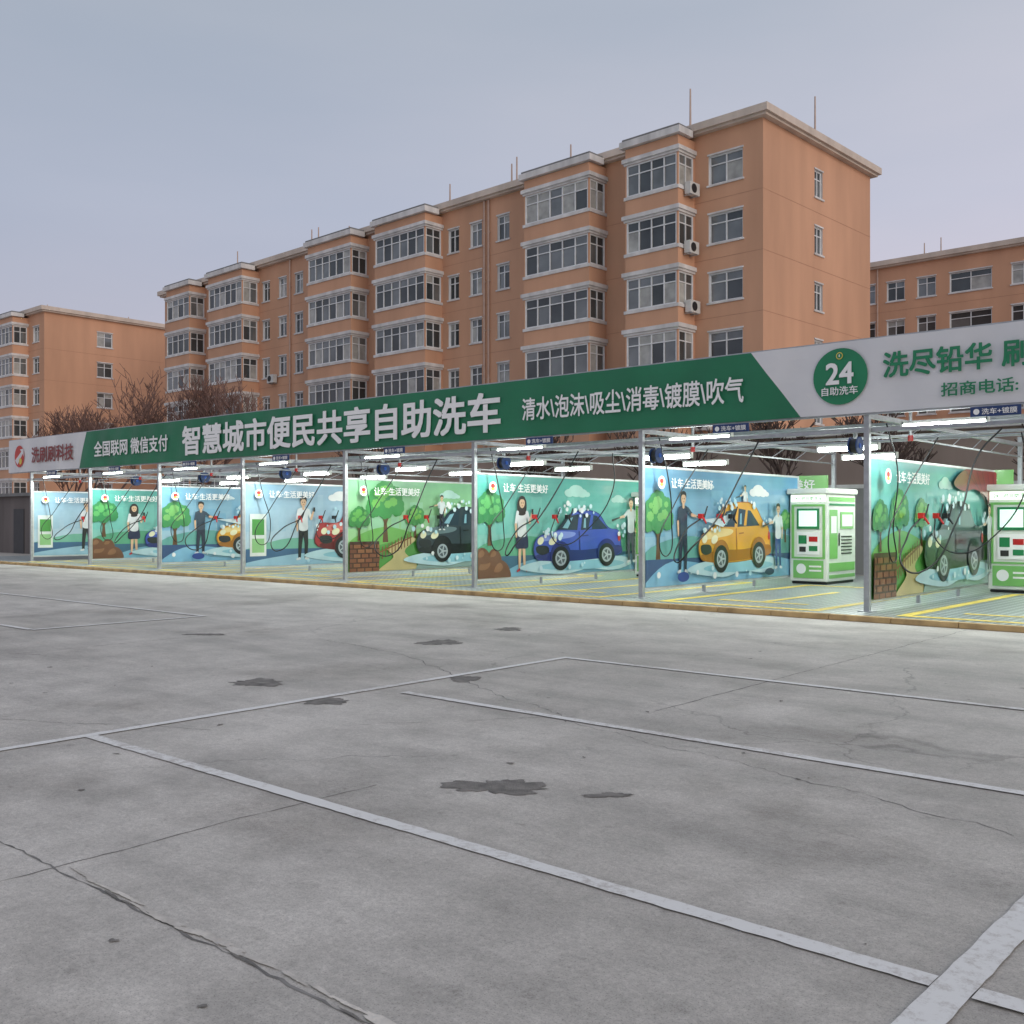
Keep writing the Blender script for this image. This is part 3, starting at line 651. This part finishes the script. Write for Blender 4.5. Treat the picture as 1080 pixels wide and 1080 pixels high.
    ib = empty('info_board', (X+1.35, 25.3, 0)); m6 = MB()
    m6.box(0, 3.0, 0, .03, .35, 2.75, 'green'); m6.box(.1, 1.0, -.012, -.002, 1.2, 2.3, 'twhite'); m6.box(1.15, 2.0, -.012, -.002, .9, 2.2, 'blue'); m6.box(2.15, 2.85, -.012, -.002, .9, 2.2, 'twhite')
    for z in (1.35, 1.5, 1.65, 1.8, 1.95, 2.1):
        m6.box(.2, .9, -.02, -.013, z, z+.05, 'dgreen'); m6.box(1.25, 1.9, -.02, -.013, z-.1, z-.05, 'twhite'); m6.box(2.22, 2.78, -.02, -.013, z-.1, z-.06, 'tred')
    m6.box(1.3, 1.36, .03, .08, PZ, 2.75, 'steel'); m6.box(.2, .26, .03, .08, PZ, 2.75, 'steel'); m6.build('board', ib)
    text('让车·生活更美好', 'board_caption', 'twhite', (1.5, -.02, 2.52), 2.3, .25, RF, ib, .014)
    if kk_ == 2:
        rs = empty('led_text_sign', (X+.75, 22.5, 2.42)); m7 = MB(); m7.box(-.35, .35, .0, .08, -.16, .16, 'twhite'); m7.box(-.02, .02, .02, .06, .16, .8, 'steel'); m7.build('sign_case', rs)
        text('24', 'sign_glyphs', 'redled', (-.1, -.006, 0), .3, .2, RF, rs, .02)

# ------------------------------------------------------------------ apartment buildings
def window_cell(mb, P, u0, u1, z0, z1, nmul=1, transom=True, dep=.14, r=random):
    def bx(a0, a1, b0, b1, d0, d1, k):
        i = len(mb.v); mi = mb._mi(k)
        for a in (a0, a1):
            for d_ in (d0, d1):
                for z in (b0, b1): mb.v.append(P(a, z, d_))
        for q in ((0, 1, 3, 2), (4, 6, 7, 5), (0, 4, 5, 1), (2, 3, 7, 6), (0, 2, 6, 4), (1, 5, 7, 3)):
            mb.f.append(tuple(i+j for j in q)); mb.m.append(mi)
    F = .07
    bx(u0, u1, z0, z0+F, dep-.05, dep-.001, 'frame'); bx(u0, u1, z1-F, z1, dep-.05, dep-.001, 'frame')
    bx(u0, u0+F, z0+F, z1-F, dep-.05, dep-.001, 'frame'); bx(u1-F, u1, z0+F, z1-F, dep-.05, dep-.001, 'frame')
    zt = z0+(z1-z0)*.68
    if transom: bx(u0+F, u1-F, zt-.025, zt+.025, dep-.048, dep-.002, 'frame')
    n = nmul+1; wd = (u1-u0)/n
    for i in range(1, n): bx(u0+wd*i-.03, u0+wd*i+.03, z0+F, z1-F, dep-.052, dep-.003, 'frame')
    kb_ = r.choices([0, 1, 2], [4, 3, 2])[0]
    for i in range(n):
        zr = [(z0, zt), (zt, z1)] if transom else [(z0, z1)]
        for (a, b) in zr:
            k = r.choices(['g1', 'g2', 'g3'], [[7, 2.5, .5], [3, 6, 1.5], [2, 3, 4]][kb_])[0]
            mb.face([P(u0+wd*i, a, dep), P(u0+wd*(i+1), a, dep), P(u0+wd*(i+1), b, dep), P(u0+wd*i, b, dep)], k)

def wall(mb, P, u0, u1, z0, z1, ops, k='orange', dep=.14):
    us = sorted(set([u0, u1]+[o[0] for o in ops]+[o[1] for o in ops])); zz = sorted(set([z0, z1]+[o[2] for o in ops]+[o[3] for o in ops]))
    for i in range(len(us)-1):
        for j in range(len(zz)-1):
            cu, cz = (us[i]+us[i+1])/2, (zz[j]+zz[j+1])/2
            if any(o[0] < cu < o[1] and o[2] < cz < o[3] for o in ops): continue
            mb.face([P(us[i], zz[j], 0), P(us[i+1], zz[j], 0), P(us[i+1], zz[j+1], 0), P(us[i], zz[j+1], 0)], k)
    for a, b, c, d_, nm in ops:
        for q in (((a, c), (b, c)), ((b, c), (b, d_)), ((b, d_), (a, d_)), ((a, d_), (a, c))):
            mb.face([P(q[0][0], q[0][1], 0), P(q[1][0], q[1][1], 0), P(q[1][0], q[1][1], dep), P(q[0][0], q[0][1], dep)], 'trim')
        window_cell(mb, P, a, b, c, d_, nm, True, dep)

def apartment(loc, rotz, Lb, D, bays, wins, sidewins, poles, acs, storeys=7, pipes=(), seed=1):
    random.seed(seed); S = 2.8; Ht = S*storeys+.55; root = empty('apartment_building', loc, rotz)
    mb = MB(); PF = lambda u, z, d_: (-u, d_, z); PS = lambda u, z, d_: (-d_, u, z)
    ops = []
    for (c, wd, nm) in wins:
        for s in range(storeys): ops.append((c-wd/2, c+wd/2, s*S+.72, s*S+2.12, nm))
    wall(mb, PF, 0, Lb, 0, Ht, ops)
    so_ = []
    for (c, wd, nm) in sidewins:
        for s in range(storeys): so_.append((c-wd/2, c+wd/2, s*S+.75, s*S+2.1, nm))
    wall(mb, PS, 0, D, 0, Ht, so_)
    mb.face([(0, D, 0), (-Lb, D, 0), (-Lb, D, Ht), (0, D, Ht)], 'orange'); mb.face([(-Lb, 0, 0), (-Lb, D, 0), (-Lb, D, Ht), (-Lb, 0, Ht)], 'orange')
    mb.build('walls', root)
    tr = MB()
    for a, b, c, d_, nm in ops: tr.box(-b-.08, -a+.08, -.07, -.003, c-.09, c-.003, 'trim'); tr.box(-b-.05, -a+.05, -.05, -.003, d_+.003, d_+.08, 'trim')
    for a, b, c, d_, nm in so_: tr.box(.003, .07, a-.08, b+.08, c-.09, c-.003, 'trim'); tr.box(.003, .04, a-.05, b+.05, d_+.003, d_+.07, 'trim')
    for s in range(1, storeys):
        tr.box(.001, .006, 0.01, D, s*S-.012, s*S+.012, 'orange_d'); tr.box(-Lb, -.01, -.006, -.001, s*S-.012, s*S+.012, 'orange_d')
    tr.box(-Lb-.45, .45, -.45, D+.45, Ht+.002, Ht+.16, 'cornice'); tr.box(-Lb-.3, .3, -.3, D+.3, Ht-.12, Ht, 'cornice')
    tr.box(-Lb-.45, .45, -.45, -.25, Ht+.162, Ht+.35, 'cornice'); tr.box(.25, .45, -.249, D+.45, Ht+.162, Ht+.35, 'cornice'); tr.box(-Lb-.45, -Lb-.25, -.249, D+.45, Ht+.162, Ht+.35, 'cornice'); tr.box(-Lb-.249, .249, D+.25, D+.45, Ht+.162, Ht+.35, 'cornice')
    tr.box(-Lb-.24, .24, -.24, D+.24, Ht+.163, Ht+.2, 'roof')
    for p in pipes:
        tr.tube((-p, -.09, 0), (-p, -.09, Ht-.13), .055, .055, 'pipe', 8)
        for s in range(storeys): tr.box(-p-.08, -p+.08, -.1, -.004, s*S+1.3, s*S+1.36, 'pipe')
    for (px, py, ph) in poles:
        tr.tube((px, py, Ht+.2), (px, py, Ht+.2+ph), .06, .04, 'pipe', 6)
    tr.build('cornice_and_trim', root)
    for (a0, a1, pj) in bays:
        bb = MB(); n = max(2, round((a1-a0)/.85))-1
        PB = lambda u, z, d_: (-u, -pj+d_, z); PR = lambda u, z, d_: (-a0-d_, -u, z); PL = lambda u, z, d_: (-a1+d_, -u, z)
        fo = [(a0+.08, a1-.08, s*S+.66, s*S+2.2, n) for s in range(storeys)]
        wall(bb, PB, a0, a1, 0, Ht-.32, fo, 'orange', .07)
        sd = [(.12, pj-.08, s*S+.66, s*S+2.2, 1) for s in range(storeys)]
        wall(bb, PR, 0, pj, 0, Ht-.32, sd, 'orange', .07); wall(bb, PL, 0, pj, 0, Ht-.32, sd, 'orange', .07)
        for s in range(storeys):
            z = s*S
            for (za, zb, o) in ((z+2.21, z+2.32, .06), (z+2.323, z+2.52, .14), (z+.50, z+.655, .06)):
                bb.box(-a1-o, -a0+o, -pj-o, -pj-.003, za, zb, 'trim'); bb.box(-a0+.003, -a0+o, -pj, -.01, za, zb, 'trim'); bb.box(-a1-o, -a1-.003, -pj, -.01, za, zb, 'trim')
        bb.box(-a1-.22, -a0+.22, -pj-.22, -.455, Ht-.3, Ht+.02, 'trim'); bb.box(-a1-.12, -a0+.12, -pj-.12, -.46, Ht+.022, Ht+.15, 'roof')
        bb.build('enclosed_balcony', root)
    for (ax, ay, s, side) in acs:
        ab = MB(); z = s*S+.25
        if side: ab.box(-ax+.11, -ax+.43, -ay, -ay+.8, z, z+.58, 'ac'); ab.tube((-ax+.432, -ay+.32, z+.29), (-ax+.445, -ay+.32, z+.29), .22, .22, 'black', 18); ab.box(-ax+.005, -ax+.45, -ay+.1, -ay+.14, z-.06, z-.004, 'steel'); ab.box(-ax+.005, -ax+.45, -ay+.6, -ay+.64, z-.06, z-.004, 'steel')
        else: ab.box(-ax-.4, -ax+.4, -.42, -.1, z, z+.58, 'ac'); ab.tube((-ax-.08, -.422, z+.29), (-ax-.08, -.436, z+.29), .22, .22, 'black', 18); ab.box(-ax-.3, -ax-.26, -.44, -.005, z-.06, z-.004, 'steel'); ab.box(-ax+.26, -ax+.3, -.44, -.005, z-.06, z-.004, 'steel')
        ab.build('ac_unit', root, bevel=.015)
    return root
main_w = [(1.98, 1.85, 1), (16.5, .95, 1), (18.7, .95, 1), (20.6, .9, 1), (36.4, .95, 1), (38.4, .95, 1), (40.5, .9, 1), (54.3, 1.0, 1)]
main_b = [(3.7, 6.8, 1.4), (9.1, 13.6, 1.4), (21.6, 26.3, 1.4), (28.7, 33.4, 1.4), (41.5, 46.2, 1.4), (49.0, 52.6, 1.4)]
apartment((-22.3, 42.8, 0), R(-2.12), 55.5, 11.3, main_b, main_w, [(5.4, .85, 1)],
          [(-4.6, 1, 2.6), (-12, .6, 1.6), (-16.2, .8, 2.0), (-16.6, .8, 1.7), (-22, 1, 1.8), (-35.5, 1, 1.8), (-36.3, 1, 1.8), (-32, 1, 1.2), (-46, 1, 2.0), (-1.0, 7, 3.0)],
          [(3.7, 1.05, 5, True), (3.7, .95, 4, True), (3.7, 1.0, 3, True), (3.05, 0, 2, False), (3.7, 1.0, 6, True), (15.0, 0, 3, False), (39.4, 0, 4, False)], pipes=(17.6, 17.95, 37.4), seed=3)
apartment((-91, 40.8, 0), 0, 60, 11.8, [(3.2, 6.4, 1.4), (9, 13.5, 1.4), (21, 25.5, 1.4)], [(1.6, 1.2, 1), (16.5, .95, 1), (18.7, .95, 1)], [(5.6, 1.5, 1)],
          [(-6, 3, 1.6), (-7, 3, 1.4), (-2, 9, .8)], [], seed=5)
apartment((26, 74.4, 0), 0, 78, 12, [], [(c, wd, 1) for c, wd in ((3, 1.8), (8, 2.6), (12, 1.2), (16, 2.6), (20, 1.2), (26, 1.2), (30, 2.6), (34, 1.2), (38, 2.6), (42.3, 1.4), (45.6, 1.5), (49.0, 2.8), (52.0, 1.3), (54.2, 1.3), (57, 2.6), (61, 1.2), (66, 2.6))], [(5, 1.2, 1)],
          [(-52, 3, 2.0), (-53.2, 3, 1.8), (-46, 3, 1.6)], [(47.2, 0, 5, False), (50.8, 0, 4, False)], pipes=(44, 55.5), seed=9)

# ------------------------------------------------------------------ low walls behind
wl = MB(); wl.box(-75, 30, 29.0, 29.25, 0, 2.5, 'wallgrey'); wl.box(-75, 30, 28.93, 29.32, 2.502, 2.62, 'trim')
x = -75
while x < 30: wl.box(x, x+.4, 28.9, 28.997, 0, 2.5, 'trim'); x += 4
wl.build('perimeter_wall')
an = empty('annex_building', (-27, 33, 0)); am = MB(); PF = lambda u, z, d_: (-u, d_, z)
wall(am, PF, -22, 22, 0, 4.4, [(c, c+1.6, 1.2, 2.9, 1) for c in range(-20, 20, 4)], 'wallbrown'); am.box(-22.2, 22.2, -.25, 5, 4.402, 4.6, 'trim')
am.face([(22, 0, 0), (22, 5, 0), (22, 5, 4.4), (22, 0, 4.4)], 'wallbrown'); am.face([(-22, 0, 0), (-22, 5, 0), (-22, 5, 4.4), (-22, 0, 4.4)], 'wallbrown'); am.build('annex_walls', an)
gh = empty('storage_shed', (-52, 21, 0)); gm = MB()
gm.box(-4.5, 7.6, 0, 4, 0, 2.7, 'shed'); gm.box(-4.7, 7.8, -.2, 4.2, 2.702, 2.85, 'roof')
gm.box(2, 3.1, -.04, -.003, 0, 2.1, 'iron'); gm.box(4.2, 6.2, -.05, -.003, 1.0, 2.0, 'g1'); gm.box(4.1, 6.3, -.08, -.003, .9, .997, 'trim')
gm.box(-2.5, -.6, -.05, -.003, 1.0, 2.0, 'g1')
for k in range(9): gm.box(7.603, 7.63, .15+k*.43, .2+k*.43, 0, 2.7, 'iron')
gm.build('shed_walls', gh)
gt = MB()
for k in range(26): gt.box(-44.3+.16*k, -44.26+.16*k, 24.0, 24.04, .05, 2.3, 'iron')
gt.box(-44.4, -40.1, 23.98, 24.06, 2.3, 2.36, 'iron'); gt.box(-44.4, -40.1, 23.97, 24.07, .3, .36, 'iron'); gt.box(-44.5, -44.38, 23.95, 24.09, 0, 2.6, 'iron'); gt.box(-40.12, -40.0, 23.95, 24.09, 0, 2.6, 'iron')
gt.build('iron_gate')

# ------------------------------------------------------------------ bare trees
def bare_tree(loc, h, seed, mk='bark', spread=.55, depth=6, thick=.012, mn=.012):
    r = random.Random(seed); mb = MB()
    def br(p, d, ln, rad, lv):
        n = 3 if lv < 3 else 2; q = p
        for i in range(n):
            d2 = (d+Vector((r.uniform(-1, 1), r.uniform(-1, 1), r.uniform(-.3, .8)))*.16).normalized(); e_ = q+d2*(ln/n)
            r1 = rad*(1-.3*(i+1)/n); mb.tube(q, e_, rad*(1-.3*i/n), r1, mk, 6 if lv < 2 else 4 if lv < 4 else 3, False)
            if lv >= 1 and lv < depth and r.random() < .6: sub(e_, d2, ln*.6, r1*.55, lv+1)
            q = e_; d = d2
        if lv < depth:
            for _ in range(r.choice([2, 3]) if lv < 4 else 2): sub(q, d, ln*r.uniform(.65, .85), rad*.6, lv+1)
    def sub(p, d, ln, rad, lv):
        ax = Vector((r.uniform(-1, 1), r.uniform(-1, 1), r.uniform(-.2, .5))).normalized()
        nd = (d*(1-spread*.5)+ax*spread+Vector((0, 0, .2))).normalized(); br(p, nd, ln, max(rad, mn), lv)
    br(Vector((0, 0, 0)), Vector((0, 0, 1)), h*.27, h*thick, 0)
    zm = max(v[2] for v in mb.v); s = h/zm; mb.v = [(a*s, b_*s, c*s) for a, b_, c in mb.v]
    return mb.build('bare_tree', None, loc)
for i, (x, y, h) in enumerate(((-57, 29, 9.8), (-54.2, 30.8, 10.8), (-51.6, 32, 10), (-60.5, 28.6, 8.2), (-63.5, 30, 8.6))): bare_tree((x, y, 0), h, 20+i, 'bark2', .6, 6, mn=.018)
for i, (x, y, h) in enumerate(((-13.1, 28.2, 5.4), (-18, 28.3, 5), (-24, 28.2, 5), (-7.0, 28.2, 5.2), (-33, 28.2, 5.5), (-3, 28.2, 5), (-10.6, 28.0, 5.2))): bare_tree((x, y, 0), h, 50+i, 'bark', .6, 5, thick=.018, mn=.016)
print('objs', len(bpy.data.objects))
